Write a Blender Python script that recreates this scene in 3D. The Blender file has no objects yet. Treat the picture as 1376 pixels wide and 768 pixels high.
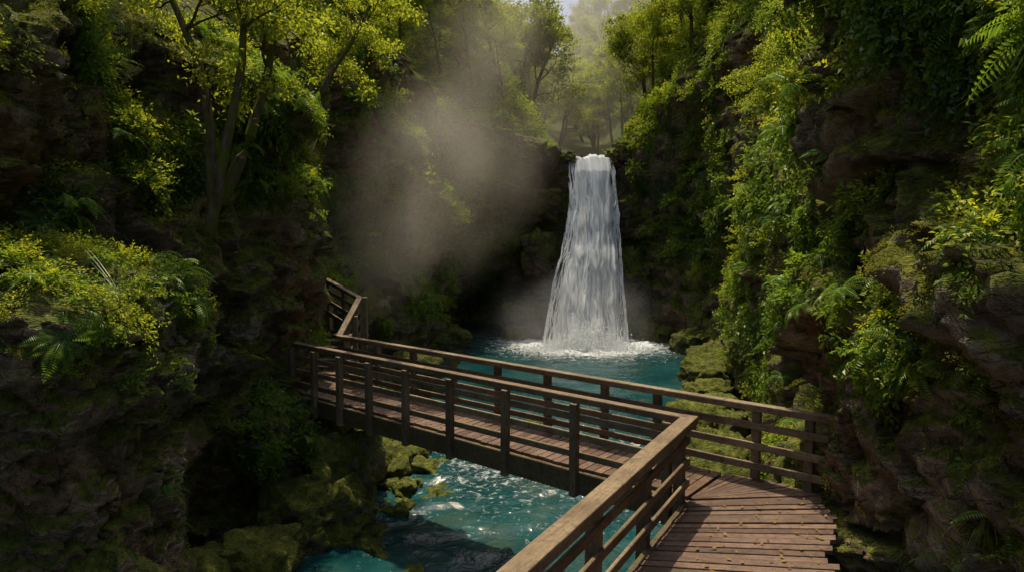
import bpy, math, random
import numpy as np
from mathutils import Vector, noise, Quaternion
random.seed(7); rng=np.random.default_rng(7)
scene=bpy.context.scene
R=math.radians

# ---------------------------------------------------------------- helpers
def link(o,parent=None):
    scene.collection.objects.link(o)
    if parent: o.parent=parent
    return o
def mesh_np(name,V,F,mats=(),smooth=False,matidx=None):
    V=np.asarray(V,dtype=np.float32); F=np.asarray(F,dtype=np.int32)
    me=bpy.data.meshes.new(name)
    k=F.shape[1]
    me.vertices.add(len(V)); me.vertices.foreach_set('co',V.ravel())
    me.loops.add(F.size); me.loops.foreach_set('vertex_index',F.ravel())
    me.polygons.add(len(F)); me.polygons.foreach_set('loop_start',np.arange(0,F.size,k,dtype=np.int32))
    try: me.polygons.foreach_set('loop_total',np.full(len(F),k,dtype=np.int32))
    except Exception: pass
    me.polygons.foreach_set('use_smooth',np.full(len(F),smooth))
    for m in mats: me.materials.append(m)
    if matidx is not None: me.polygons.foreach_set('material_index',np.asarray(matidx,dtype=np.int32))
    me.update(calc_edges=True); me.validate()
    return me
def obj(name,me,parent=None,loc=(0,0,0),rot=(0,0,0),sc=(1,1,1)):
    o=bpy.data.objects.new(name,me); o.location=loc; o.rotation_euler=rot; o.scale=sc
    return link(o,parent)
def norm(a): return a/np.maximum(np.linalg.norm(a,axis=-1,keepdims=True),1e-9)

class NT:
    def __init__(s,name,disp=False):
        s.m=bpy.data.materials.new(name); s.m.use_nodes=True
        s.t=s.m.node_tree; s.t.nodes.clear()
        s.out=s.n('ShaderNodeOutputMaterial')
    def n(s,t,**kw):
        nd=s.t.nodes.new(t)
        for k,v in kw.items(): setattr(nd,k,v)
        return nd
    def l(s,a,b): s.t.links.new(a,b)
    def noise(s,vec,scale,detail=4,rough=.55,dist=0):
        nd=s.n('ShaderNodeTexNoise'); nd.inputs['Scale'].default_value=scale; nd.inputs['Detail'].default_value=detail
        nd.inputs['Roughness'].default_value=rough; nd.inputs['Distortion'].default_value=dist
        if vec is not None: s.l(vec,nd.inputs['Vector'])
        return nd.outputs['Fac']
    def ramp(s,fac,stops,interp='LINEAR'):
        nd=s.n('ShaderNodeValToRGB'); cr=nd.color_ramp; cr.interpolation=interp
        while len(cr.elements)<len(stops): cr.elements.new(.5)
        for e,(p,c) in zip(cr.elements,stops):
            e.position=p; e.color=(c[0],c[1],c[2],1) if hasattr(c,'__len__') else (c,c,c,1)
        s.l(fac,nd.inputs['Fac']); return nd.outputs['Color']
    def mix(s,f,a,b,mode='MIX'):
        nd=s.n('ShaderNodeMix',data_type='RGBA',blend_type=mode)
        for sock,v in ((nd.inputs[0],f),(nd.inputs[6],a),(nd.inputs[7],b)):
            if hasattr(v,'is_linked'): s.l(v,sock)
            elif hasattr(v,'__len__'): sock.default_value=(*v,1) if len(v)==3 else v
            else: sock.default_value=v
        return nd.outputs[2]
    def math(s,op,a,b=None,clamp=False):
        nd=s.n('ShaderNodeMath',operation=op); nd.use_clamp=clamp
        for i,v in enumerate((a,b)):
            if v is None: continue
            if hasattr(v,'is_linked'): s.l(v,nd.inputs[i])
            else: nd.inputs[i].default_value=v
        return nd.outputs[0]
    def mapping(s,vec,scale=(1,1,1),rot=(0,0,0)):
        nd=s.n('ShaderNodeMapping'); nd.inputs['Scale'].default_value=scale; nd.inputs['Rotation'].default_value=rot
        s.l(vec,nd.inputs['Vector']); return nd.outputs['Vector']
    def bump(s,h,strength=.5,dist=.05,nrm=None):
        nd=s.n('ShaderNodeBump'); nd.inputs['Strength'].default_value=strength; nd.inputs['Distance'].default_value=dist
        s.l(h,nd.inputs['Height'])
        if nrm is not None: s.l(nrm,nd.inputs['Normal'])
        return nd.outputs['Normal']

# ---------------------------------------------------------------- materials
def rock_mat(name,moss=1.0,tone=1.0):
    t=NT(name); geo=t.n('ShaderNodeNewGeometry'); pos=geo.outputs['Position']
    p1=t.mapping(pos,(1,1,1.9),(0.3,0.16,0))
    n1=t.noise(p1,.9,7,.68,.6); n2=t.noise(pos,7,4,.7); n3=t.noise(pos,.35,2)
    col=t.ramp(n1,[(.28,(.06*tone,.046*tone,.032*tone)),(.42,(.18*tone,.138*tone,.096*tone)),(.56,(.31*tone,.25*tone,.18*tone)),(.7,(.48*tone,.42*tone,.34*tone))])
    col=t.mix(t.ramp(n2,[(.35,0),(.65,1)]),t.mix(1,col,(.5,.43,.36),'MULTIPLY'),col)
    col=t.mix(t.math('MULTIPLY',t.ramp(n3,[(.42,0),(.62,1)]),.6),col,t.mix(1,col,(1.25,.80,.52),'MULTIPLY'))
    r1=t.noise(t.mapping(pos,(1,1,2.6),(.35,.2,.1)),1.3,4,.6,1.2)
    rid=t.math('ABSOLUTE',t.math('SUBTRACT',r1,.5)); crack=t.ramp(rid,[(0,0),(.02,1)])
    msk=t.ramp(n3,[(.36,1),(.6,.2)])
    crack=t.mix(msk,(1,1,1),crack)
    col=t.mix(crack,t.mix(1,col,(.25,.21,.18),'MULTIPLY'),col)
    wet=t.ramp(t.noise(t.mapping(pos,(1,1,.18)),1.7,3,.6),[(.5,1),(.66,.5)]); col=t.mix(1,col,wet,'MULTIPLY')
    sep=t.n('ShaderNodeSeparateXYZ'); t.l(geo.outputs['Normal'],sep.inputs[0])
    nm=t.noise(pos,1.1,6,.7,.3)
    mk=t.math('ADD',t.math('MULTIPLY',sep.outputs['Z'],.42),nm)
    mk=t.ramp(mk,[(.62-.1*moss,0),(.74-.1*moss,1)])
    mcol=t.ramp(t.noise(pos,6,4,.75),[(.3,(.035,.05,.007)),(.5,(.11,.13,.013)),(.7,(.26,.25,.027))])
    col=t.mix(mk,col,mcol)
    fine=t.noise(pos,36,3,.75)
    h=t.math('ADD',t.math('MULTIPLY',n2,1.0),t.math('MULTIPLY',crack,.45))
    h=t.math('ADD',h,t.math('MULTIPLY',n1,1.9)); h=t.math('ADD',h,t.math('MULTIPLY',fine,.3))
    b=t.bump(h,1.0,.16)
    bs=t.n('ShaderNodeBsdfPrincipled'); t.l(col,bs.inputs['Base Color']); t.l(b,bs.inputs['Normal'])
    rr=t.ramp(n2,[(.4,.38),(.6,.8)])
    rg=t.mix(mk,rr,(.95,.95,.95)); t.l(rg,bs.inputs['Roughness']); bs.inputs['Specular IOR Level'].default_value=.4
    t.l(bs.outputs[0],t.out.inputs['Surface']); return t.m

def leaf_mat(name,dark,light,trans,tr=.45,rough=.4):
    t=NT(name); geo=t.n('ShaderNodeNewGeometry'); oi=t.n('ShaderNodeObjectInfo')
    n1=t.noise(geo.outputs['Position'],.55,2)
    f=t.math('ADD',t.math('MULTIPLY',n1,.9),t.math('MULTIPLY',oi.outputs['Random'],.35))
    f=t.math('ADD',f,t.math('MULTIPLY',geo.outputs['Random Per Island'],.3))
    c=t.ramp(f,[(.48,dark),(1.0,light)])
    df=t.n('ShaderNodeBsdfDiffuse'); t.l(c,df.inputs['Color'])
    gl=t.n('ShaderNodeBsdfGlossy'); gl.inputs['Roughness'].default_value=rough; gl.inputs['Color'].default_value=(.9,.95,.8,1)
    m0=t.n('ShaderNodeMixShader'); m0.inputs[0].default_value=.05; t.l(df.outputs[0],m0.inputs[1]); t.l(gl.outputs[0],m0.inputs[2])
    tl=t.n('ShaderNodeBsdfTranslucent'); t.l(t.mix(.4,t.mix(1,c,(2.6,2.3,1.2),'MULTIPLY'),trans),tl.inputs['Color'])
    mx=t.n('ShaderNodeMixShader'); mx.inputs[0].default_value=tr; t.l(m0.outputs[0],mx.inputs[1]); t.l(tl.outputs[0],mx.inputs[2])
    t.l(mx.outputs[0],t.out.inputs['Surface']); return t.m

M_rock=rock_mat('rock_mossy',1.15,1.2); M_boulder=rock_mat('boulder_mossy',1.9,.8); M_outcrop=rock_mat('outcrop_rock',.45,1.4)
M_leaf=leaf_mat('leaf_shrub',(.016,.050,.008),(.13,.22,.024),(.34,.42,.035))
M_leafY=leaf_mat('leaf_tree',(.05,.105,.012),(.23,.29,.026),(.60,.58,.045),.52)
M_fern=leaf_mat('leaf_fern',(.03,.085,.012),(.15,.26,.03),(.31,.44,.04))
M_grass=leaf_mat('leaf_strap',(.035,.07,.012),(.17,.22,.04),(.36,.37,.05))
M_moss=leaf_mat('leaf_moss',(.06,.08,.008),(.25,.25,.022),(.45,.4,.03),.3,.8)
def bark():
    t=NT('bark'); geo=t.n('ShaderNodeNewGeometry'); pos=geo.outputs['Position']
    c=t.ramp(t.noise(t.mapping(pos,(1,1,.3)),12,5,.7),[(.3,(.035,.025,.016)),(.7,(.17,.13,.09))])
    c=t.mix(t.ramp(t.noise(pos,1.6,4),[(.45,0),(.6,1)]),c,(.09,.10,.02))
    bs=t.n('ShaderNodeBsdfDiffuse'); t.l(c,bs.inputs['Color'])
    t.l(t.bump(t.noise(t.mapping(pos,(1,1,.25)),25,4),.6,.03),bs.inputs['Normal'])
    t.l(bs.outputs[0],t.out.inputs['Surface']); return t.m
M_bark=bark()
def wood(name,c0,c1,c2,rough,mossy):
    t=NT(name); uv=t.n('ShaderNodeUVMap'); geo=t.n('ShaderNodeNewGeometry'); pos=geo.outputs['Position']
    v=t.mapping(uv.outputs[0],(1.2,22,1))
    g=t.noise(v,3,6,.7,.8); big=t.noise(uv.outputs[0],1.7,3)
    col=t.ramp(g,[(.25,c0),(.5,c1),(.78,c2)])
    col=t.mix(geo.outputs['Random Per Island'],t.mix(1,col,(.55,.5,.47),'MULTIPLY'),col)
    col=t.mix(t.ramp(big,[(.4,0),(.65,.8)]),col,t.mix(1,col,(.5,.46,.42),'MULTIPLY'))
    mk=t.ramp(t.noise(pos,3.1,6,.7),[(.62-mossy,0),(.72-mossy,1)])
    mk=t.math('MULTIPLY',mk,.8)
    col=t.mix(mk,col,(.10,.10,.025))
    st=t.ramp(t.noise(pos,14,4,.7),[(.33,.5),(.5,1)]); col=t.mix(1,col,st,'MULTIPLY')
    bs=t.n('ShaderNodeBsdfPrincipled'); t.l(col,bs.inputs['Base Color'])
    t.l(t.ramp(t.noise(pos,2.5,4),[(.35,rough),(.7,min(1,rough+.3))]),bs.inputs['Roughness'])
    h=t.math('ADD',g,t.math('MULTIPLY',t.noise(t.mapping(uv.outputs[0],(2,60,1)),4,3),.5))
    t.l(t.bump(h,.8,.014),bs.inputs['Normal'])
    t.l(bs.outputs[0],t.out.inputs['Surface']); return t.m
M_rail=wood('wood_rail',(.12,.08,.043),(.28,.20,.115),(.43,.33,.21),.55,.05)
M_deck=wood('wood_deck',(.085,.05,.034),(.205,.12,.083),(.38,.26,.185),.36,-.01)
M_beam=wood('wood_beam',(.06,.042,.02),(.18,.13,.06),(.28,.2,.1),.7,.12)

# ---------------------------------------------------------------- leaf geometry
def leaves(P,D,N,L,W,fold=.12,droop=.15):
    D=norm(D); S=norm(np.cross(D,N)); N=norm(np.cross(S,D))
    L=L[:,None]; W=W[:,None]
    a=P; b=P+D*.42*L+S*W+N*fold*L; c=P+D*L-N*droop*L; d=P+D*.42*L-S*W+N*fold*L
    V=np.stack([a,b,c,d],1).reshape(-1,3); n=len(P); i=np.arange(n)[:,None]*4
    F=np.concatenate([i+np.array([[0,1,2]]),i+np.array([[0,2,3]])],1).reshape(-1,3)
    return V,F
def rdir(n): return norm(rng.normal(size=(n,3)))
def shrub_clump(ntw=16,per=9,ls=.2,flat=.7):
    P=[];D=[]
    for k in range(ntw):
        d=rdir(1)[0]; d[2]=abs(d[2])*flat+.1; d/=np.linalg.norm(d); ln=rng.uniform(.6,1.05)
        for j in range(per):
            f=.3+.7*(j+rng.random())/per
            p=d*ln*f+np.array([0,0,-.25*f*f])+rng.normal(size=3)*.035
            side=np.cross(d,[0,0,1])*(1 if j%2 else -1)
            P.append(p); D.append(d*.7+side*.9+rng.normal(size=3)*.3+np.array([0,0,-.15]))
    P=np.array(P);D=np.array(D);n=len(P)
    N=np.array([0,0,1.])+rng.normal(size=(n,3))*.35
    L=rng.uniform(.6,1.2,n)*ls
    return leaves(P,D,N,L,L*rng.uniform(.2,.3,n))
def fern_clump(nf=9):
    Vs=[];Fs=[];o=0
    for k in range(nf):
        az=2*math.pi*k/nf+rng.uniform(-.3,.3); up=rng.uniform(.5,1.1); ln=rng.uniform(.75,1.1)
        h=np.array([math.cos(az),math.sin(az),0]); s=np.array([-h[1],h[0],0])
        m=20; f=np.linspace(.04,1,m)
        C=h[None]*(ln*f)[:,None]+np.array([0,0,1.])*((up*f-1.05*f*f)*ln)[:,None]
        T=np.gradient(C,axis=0); T=norm(T); N=norm(np.cross(T,np.tile(s,(m,1)))); N*=np.sign(N[:,2:3]+1e-6)
        W=np.sin(np.pi*np.clip(f*.92+.06,0,1))**.8*.2*ln
        for sg in (1,-1):
            V,F=leaves(C,s*sg+T*.35-N*.1,N,W,W*0+.019*ln+.004,0,.2)
            Vs.append(V);Fs.append(F+o);o+=len(V)
        w=.006; V=np.concatenate([C+s*w,C-s*w]); i=np.arange(m-1)
        F=np.concatenate([np.stack([i,i+1,i+m+1],1),np.stack([i,i+m+1,i+m],1)])
        Vs.append(V);Fs.append(F+o);o+=len(V)
    return np.concatenate(Vs),np.concatenate(Fs)
def strap_clump(nb=34,drop=1.4,up=.9,w=.022):
    Vs=[];Fs=[];o=0
    for k in range(nb):
        az=rng.uniform(0,2*math.pi); u=rng.uniform(.4,1)*up; ln=rng.uniform(.6,1.15)
        h=np.array([math.cos(az),math.sin(az),0])*rng.uniform(.5,1); s=np.array([-math.sin(az),math.cos(az),0])
        m=6; f=np.linspace(0,1,m)
        C=h[None]*(ln*f)[:,None]+np.array([0,0,1.])*((u*f-drop*f*f)*ln)[:,None]
        ww=(w*(1-f**2)+.001)[:,None]
        V=np.concatenate([C+s*ww,C-s*ww]); i=np.arange(m-1)
        F=np.concatenate([np.stack([i,i+1,i+m+1],1),np.stack([i,i+m+1,i+m],1)])
        Vs.append(V);Fs.append(F+o);o+=len(V)
    return np.concatenate(Vs),np.concatenate(Fs)
def vine_clump(ns=9):
    P=[];D=[]
    for k in range(ns):
        y=rng.uniform(-.35,.35); ln=rng.uniform(.6,1.3); n=int(26*ln)
        for j in range(n):
            f=j/n; P.append([ln*f,y+.05*math.sin(f*7+k),.08+.1*math.sin(3*f)+rng.normal()*.03])
            D.append([.7,rng.choice([-1,1])*rng.uniform(.3,1),rng.normal()*.4+.2])
    P=np.array(P);D=np.array(D);n=len(P); N=np.array([0,0,1.])+rng.normal(size=(n,3))*.4
    L=rng.uniform(.05,.12,n); return leaves(P,D,N,L,L*.35)
def moss_clump(n=150):
    d=rdir(n); d[:,2]=np.abs(d[:,2]); P=d*np.array([1,1,.3])*rng.uniform(.2,.9,n)[:,None]
    L=rng.uniform(.06,.13,n); return leaves(P,d+rng.normal(size=(n,3))*.5,rdir(n),L,L*.3)
def cm(name,vf,mat): return mesh_np(name,vf[0],vf[1],[mat])
C_shrub=[cm('shrub_a',shrub_clump(),M_leaf),cm('shrub_b',shrub_clump(20,7,.26,.9),M_leaf)]
C_fine=cm('fine_leaf',shrub_clump(26,12,.11,.8),M_leafY)
C_fern=[cm('fern_a',fern_clump(9),M_fern),cm('fern_b',fern_clump(6),M_fern)]
C_strap=[cm('strap_a',strap_clump(),M_grass),cm('strap_b',strap_clump(46,1.9,.7,.014),M_grass)]
C_vine=cm('vine_a',vine_clump(),M_leaf)
C_moss=cm('moss_a',moss_clump(),M_moss)

def instancer(name,P,N,S,child,down=False,parent=None):
    P=np.asarray(P);N=norm(np.asarray(N));S=np.asarray(S)[:,None]; n=len(P)
    ref=np.tile([0,0,-1.],(n,1)) if down else rdir(n)
    a=norm(ref-N*(ref*N).sum(1,keepdims=True)); b=np.cross(N,a)
    h=S*.5
    V=np.stack([P-a*h-b*h,P+a*h-b*h,P+a*h+b*h,P-a*h+b*h],1).reshape(-1,3)
    F=np.arange(n*4).reshape(-1,4)
    me=mesh_np(name+'_points',V,F)
    o=obj(name,me,parent); o.instance_type='FACES'; o.use_instance_faces_scale=True; o.instance_faces_scale=1
    o.show_instancer_for_render=False; o.show_instancer_for_viewport=False
    c=obj(name.split('.')[0]+'_clump',child,o); return o

# ---------------------------------------------------------------- canyon wall
CP=np.array([
(-6.8,-8,10,.5,1),(-6.6,0,10,.5,1),(-6.7,5,10,.5,1),(-6.6,9,9.5,.6,1),(-6.2,11.5,9,.3,1),(-5.5,13.5,9,.2,1),
(-5.0,15.5,9.2,.2,1),(-5.4,19,11,.8,1.1),(-5.6,24,13,1,1.2),(-4.6,29,13,.5,1.1),(-3.7,33,12.5,.3,1.0),(-3.6,36,12,.5,1.0),
(-1.5,39,11.5,.5,1.0),(1.2,40,10.8,.3,.7),(2.6,40.2,10.1,.3,.15),(4.4,40.3,9.8,.2,.05),(6.1,40.2,10.3,.3,.4),(7.5,38.5,12,.4,1.3),
(8.8,35,14,.6,1.4),(9.8,30,14,.5,1.4),(9.2,27,14,.8,1.4),(8.2,24,13.5,1.2,1.3),(6.8,19.5,12,1.6,1.2),(5.8,14.5,11,1.4,1),
(4.9,11.2,10,.4,1),(4.65,9,10,.1,1),(4.4,6,10,.2,1),(4.7,1,10,.3,1),(5,-8,10,.3,1)],float)
def catmull(C,n=40):
    out=[]
    for i in range(len(C)-1):
        p0=C[max(i-1,0)];p1=C[i];p2=C[i+1];p3=C[min(i+2,len(C)-1)]
        for k in range(n):
            t=k/n; out.append(.5*((2*p1)+(-p0+p2)*t+(2*p0-5*p1+4*p2-p3)*t*t+(-p0+3*p1-3*p2+p3)*t**3))
    return np.array(out)
dense=catmull(CP)
seg=np.linalg.norm(np.diff(dense[:,:2],axis=0),axis=1); s=np.concatenate([[0],np.cumsum(seg)])
samples=[];cur=0
while cur<s[-1]:
    samples.append(cur); x=np.interp(cur,s,dense[:,0]);y=np.interp(cur,s,dense[:,1])
    cur+=min(max(math.hypot(x,y)*.0065,.055),.2) if y>0 else .2
samples=np.array(samples); PC=np.stack([np.interp(samples,s,dense[:,k]) for k in range(5)],1)
nu=len(PC)
def smoothed(a,w):
    k=np.exp(-np.linspace(-2,2,2*w+1)**2); k/=k.sum()
    ap=np.pad(a,((w,w),(0,0)),mode='edge'); return np.stack([np.convolve(ap[:,i],k,'valid') for i in range(a.shape[1])],1)
T=norm(np.gradient(PC[:,:2],axis=0)); Nn=np.stack([-T[:,1],T[:,0]],1)
N1=norm(smoothed(Nn,25)); N2=norm(smoothed(Nn,110))
A=np.linspace(0,1,150); B=np.linspace(0,1,71)[1:]; 
rows=[]
for a in A:
    z=-1.6+(PC[:,2]+1.6)*a; off=PC[:,3]*np.clip(z/PC[:,2],0,1)
    off=off+ .25*np.sin(z*.9+PC[:,1]*.35)
    xy=PC[:,:2]+N1*off[:,None]; rows.append(np.column_stack([xy,z]))
for b in B:
    st=24*b**1.6; z=PC[:,2]+PC[:,4]*st+ .0
    f=min(1,st/4); nn=norm(N1*(1-f)+N2*f)
    xy=PC[:,:2]+N1*(PC[:,3]+.25*np.sin(PC[:,2]*.9+PC[:,1]*.35))[:,None]+nn*st; rows.append(np.column_stack([xy,z]))
G=np.array(rows); nv=len(G)
def blk(p,sc,seed,warp=.35):
    q=Vector((p[0]*sc+seed,p[1]*sc,p[2]*sc*1.5))
    w=noise.noise_vector(q*.9)*warp
    d,pts=noise.voronoi(q+w); return noise.noise(pts[0]*7.31),d[1]-d[0]
def tilt(p,sc,seed,warp=.35):
    """blocky facets: every cell gets its own offset and its own slant"""
    q=Vector((p[0]*sc+seed,p[1]*sc,p[2]*sc*1.4)); q=q+noise.noise_vector(q*.9)*warp
    d,pts=noise.voronoi(q); c=pts[0]; g=noise.noise_vector(c*5.17)
    return noise.noise(c*7.31)+.9*g.dot(q-c)
D=np.zeros((nv,nu)); Gn=G.copy()
for j in range(nv):
    f=j-149
    for i in range(nu):
        p=G[j,i]; 
        if p[1]<-2: continue
        v=Vector(p)
        c,e=blk(p,.45,3.1)
        d=-1.0*noise.fractal(v*.22,1,2,2)-.75*c-.46*tilt(p,1.15,9.7)-.13*noise.fractal(v*2.4,.8,2.1,4)-.12*noise.noise(Vector((p[0]*.4,p[1]*.4,p[2]*3.2)))
        if p[1]<20 and f<=0: d-=.17*tilt(p,3.1,4.4,.2)
        if f>0: d*=max(.35,1-f*.02)
        D[j,i]=d
X,Y,Z=G[...,0],G[...,1],G[...,2]
D+=3.0*np.exp(-((X+1.2)/1.7)**2-((Y-39)/3)**2)*np.clip((3.6-Z)/1.2,0,1)
fm=np.exp(-((X-4.2)/2.2)**4)*(Y>37); D=D*(1-.75*fm)+.2*fm
D-=fm*2.6*np.clip((9.6-Z)/9.6,0,1)
wm=np.clip(1-np.abs(Y-7.5)/4,0,1)*(X>0)*np.clip((5-Z)/2,0,1); D=D*(1-.7*wm)+.15*wm
D=np.maximum(D,-2.6)
Gn[...,0]+=N1[None,:,0]*D; Gn[...,1]+=N1[None,:,1]*D
sl=(np.arange(nv)>149)[:,None]; Gn[...,2]+=np.where(sl,D*.7,0)+0.12*np.sin(X*3+Y*2.1)
ch=np.exp(-((X-4.3)/1.5)**4)*(Y>38)*sl; Gn[...,2]-=ch*.5
idx=np.arange(nv*nu).reshape(nv,nu)
F=np.stack([idx[:-1,:-1],idx[1:,:-1],idx[1:,1:],idx[:-1,1:]],-1).reshape(-1,4)
wall=obj('canyon_cliff',mesh_np('canyon_cliff',Gn.reshape(-1,3),F,[M_rock],True))
du=np.gradient(Gn,axis=1); dv=np.gradient(Gn,axis=0); WN=norm(np.cross(du,dv))
sgn=np.sign((-(WN[...,0]*N1[None,:,0]+WN[...,1]*N1[None,:,1])+WN[...,2]*.8)); WN*=sgn[...,None]
AREA=np.linalg.norm(np.cross(du,dv),axis=-1)

# ---------------------------------------------------------------- ground, hills, water
ground_t=NT('riverbed'); gp=ground_t.n('ShaderNodeNewGeometry').outputs['Position']
gb=ground_t.n('ShaderNodeBsdfPrincipled'); ground_t.l(ground_t.ramp(ground_t.noise(gp,1.5,5),[(.3,(.05,.045,.03)),(.7,(.16,.14,.1))]),gb.inputs['Base Color']); gb.inputs['Roughness'].default_value=.9
ground_t.l(gb.outputs[0],ground_t.out.inputs['Surface'])
obj('ground',mesh_np('ground',[(-400,-400,-1.7),(400,-400,-1.7),(400,500,-1.7),(-400,500,-1.7)],[(0,1,2,3)],[ground_t.m]))
hx=np.linspace(-75,80,150); hy=np.linspace(44,210,130); HX,HY=np.meshgrid(hx,hy)
xc=3.5+.04*(HY-44)+3*np.sin((HY-44)*.05)
HZ=9.0+.16*(HY-44)+.09*np.maximum(0,HY-66)+.85*np.maximum(0,np.abs(HX-xc)-2)**1.02
for j in range(130):
    for i in range(150): HZ[j,i]+=3*noise.fractal(Vector((HX[j,i]*.05,HY[j,i]*.05,1)),1,2,4)*min(1,abs(HX[j,i]-xc[j,i])/6)
ii=np.arange(130*150).reshape(130,150)
HF=np.stack([ii[:-1,:-1],ii[:-1,1:],ii[1:,1:],ii[1:,:-1]],-1).reshape(-1,4)
obj('distant_hillside',mesh_np('hill',np.stack([HX,HY,HZ],-1).reshape(-1,3),HF,[M_boulder],True))

def water_mat():
    t=NT('river_water'); geo=t.n('ShaderNodeNewGeometry'); pos=geo.outputs['Position']
    at=t.n('ShaderNodeAttribute',attribute_name='foam'); sh=t.n('ShaderNodeAttribute',attribute_name='shallow')
    col=t.ramp(t.noise(pos,.35,4,.6),[(.3,(.003,.028,.032)),(.7,(.012,.078,.082))])
    bed=t.ramp(t.noise(pos,1.8,6,.6,.5),[(.35,(.015,.035,.028)),(.6,(.07,.085,.055)),(.75,(.14,.13,.09))])
    vb=t.n('ShaderNodeTexVoronoi'); vb.inputs['Scale'].default_value=1.1; t.l(pos,vb.inputs['Vector'])
    stones=t.ramp(vb.outputs['Distance'],[(.25,.55),(.6,0)])
    col=t.mix(t.math('MULTIPLY',stones,t.ramp(t.noise(pos,.5,2),[(.46,0),(.6,.9)])),col,(.05,.075,.055))
    col=t.mix(sh.outputs['Fac'],col,bed)
    fn=t.noise(t.mapping(pos,(1,1.0,1)),4.5,8,.72,.9)
    fm=t.math('ADD',fn,t.math('MULTIPLY',at.outputs['Fac'],.62))
    fm=t.ramp(fm,[(.70,0),(.96,1)])
    col=t.mix(fm,col,(.82,.86,.86))
    bs=t.n('ShaderNodeBsdfPrincipled'); t.l(col,bs.inputs['Base Color']); bs.inputs['IOR'].default_value=1.33
    t.l(t.mix(fm,(.07,.07,.07),(.7,.7,.7)),bs.inputs['Roughness'])
    h=t.math('ADD',t.noise(t.mapping(pos,(1,1,1)),2.0,4,.55,.8),t.math('MULTIPLY',t.noise(pos,9,4,.6,.5),.18))
    t.l(t.bump(h,.5,.16),bs.inputs['Normal'])
    t.l(bs.outputs[0],t.out.inputs['Surface']); return t.m
wx=np.linspace(-14,16,230); wy=np.concatenate([np.linspace(-10,2,15),np.linspace(2.1,28,330),np.linspace(28.15,46,120)])
WX,WY=np.meshgrid(wx,wy); WZ=np.zeros_like(WX); foam=np.zeros_like(WX)
for j in range(len(wy)):
    for i in range(len(wx)):
        x,y=WX[j,i],WY[j,i]
        amp=.045+.06*math.exp(-((y-17)/4)**2)+.3*math.exp(-((x-3.8)/3)**2-((y-34.5)/2.5)**2)
        WZ[j,i]=amp*(noise.fractal(Vector((x*.9,y*1.3,0)),.8,2,3))
        r=math.hypot((x-3.7)/3.1,(y-35.4)/2.9); f=1.25*math.exp(-r**2.0)+.32*math.exp(-math.hypot((x-3.8)/6.5,(y-33.5)/5)**2)
        f+=.38*math.exp(-((y-17.8)/2.8)**2-((x-1.0)/3.8)**2)+.12*math.exp(-((y-13.5)/3.5)**2)+.03
        foam[j,i]=f
wi=np.arange(WX.size).reshape(WX.shape)
WF=np.stack([wi[:-1,:-1],wi[:-1,1:],wi[1:,1:],wi[1:,:-1]],-1).reshape(-1,4)
bank=PC[::6,:2]; dd=np.full(WX.shape,9.)
for b in bank: dd=np.minimum(dd,np.hypot(WX-b[0],WY-b[1]))
shal=np.clip(1-(dd-.7)/1.8,0,1)*.85
wme=mesh_np('river_water',np.stack([WX,WY,WZ],-1).reshape(-1,3),WF,[water_mat()],True)
for nme,arr in (('foam',foam),('shallow',shal)):
    a=wme.attributes.new(nme,'FLOAT','POINT'); a.data.foreach_set('value',arr.ravel().astype(np.float32))
obj('river_water',wme)

# ---------------------------------------------------------------- waterfall
def fall_mat():
    t=NT('falling_water'); uv=t.n('ShaderNodeUVMap').outputs[0]
    st=t.noise(t.mapping(uv,(7,.8,1)),2.2,8,.68,.35); st2=t.noise(t.mapping(uv,(26,1.3,1)),1.5,5,.6,.2)
    s=t.math('ADD',t.math('MULTIPLY',st,.65),t.math('MULTIPLY',st2,.35))
    sep=t.n('ShaderNodeSeparateXYZ'); t.l(uv,sep.inputs[0])
    e=t.math('ABSOLUTE',t.math('SUBTRACT',sep.outputs[0],.5)); e=t.math('MULTIPLY',e,2)
    edge=t.ramp(e,[(.5,.54),(1,.0)])
    al=t.ramp(t.math('ADD',s,t.math('SUBTRACT',edge,.42)),[(.38,0),(.52,1)])
    col=t.ramp(s,[(.36,(.74,.82,.88)),(.5,(.95,.97,.98))])
    df=t.n('ShaderNodeBsdfDiffuse'); t.l(col,df.inputs['Color'])
    t.l(t.bump(s,.8,.2),df.inputs['Normal'])
    tr=t.n('ShaderNodeBsdfTranslucent'); t.l(col,tr.inputs['Color'])
    m1=t.n('ShaderNodeMixShader'); m1.inputs[0].default_value=.4; t.l(df.outputs[0],m1.inputs[1]); t.l(tr.outputs[0],m1.inputs[2])
    tp=t.n('ShaderNodeBsdfTransparent'); m2=t.n('ShaderNodeMixShader'); t.l(al,m2.inputs[0]); t.l(tp.outputs[0],m2.inputs[1]); t.l(m1.outputs[0],m2.inputs[2])
    t.l(m2.outputs[0],t.out.inputs['Surface']); return t.m
M_fall=fall_mat()
wf=bpy.data.objects.new('waterfall',None); link(wf)
hw_x=[0,.1,.3,.5,.62,.8,1]; yk=[0,.02,.1,.5,.58,.7,1]
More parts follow.
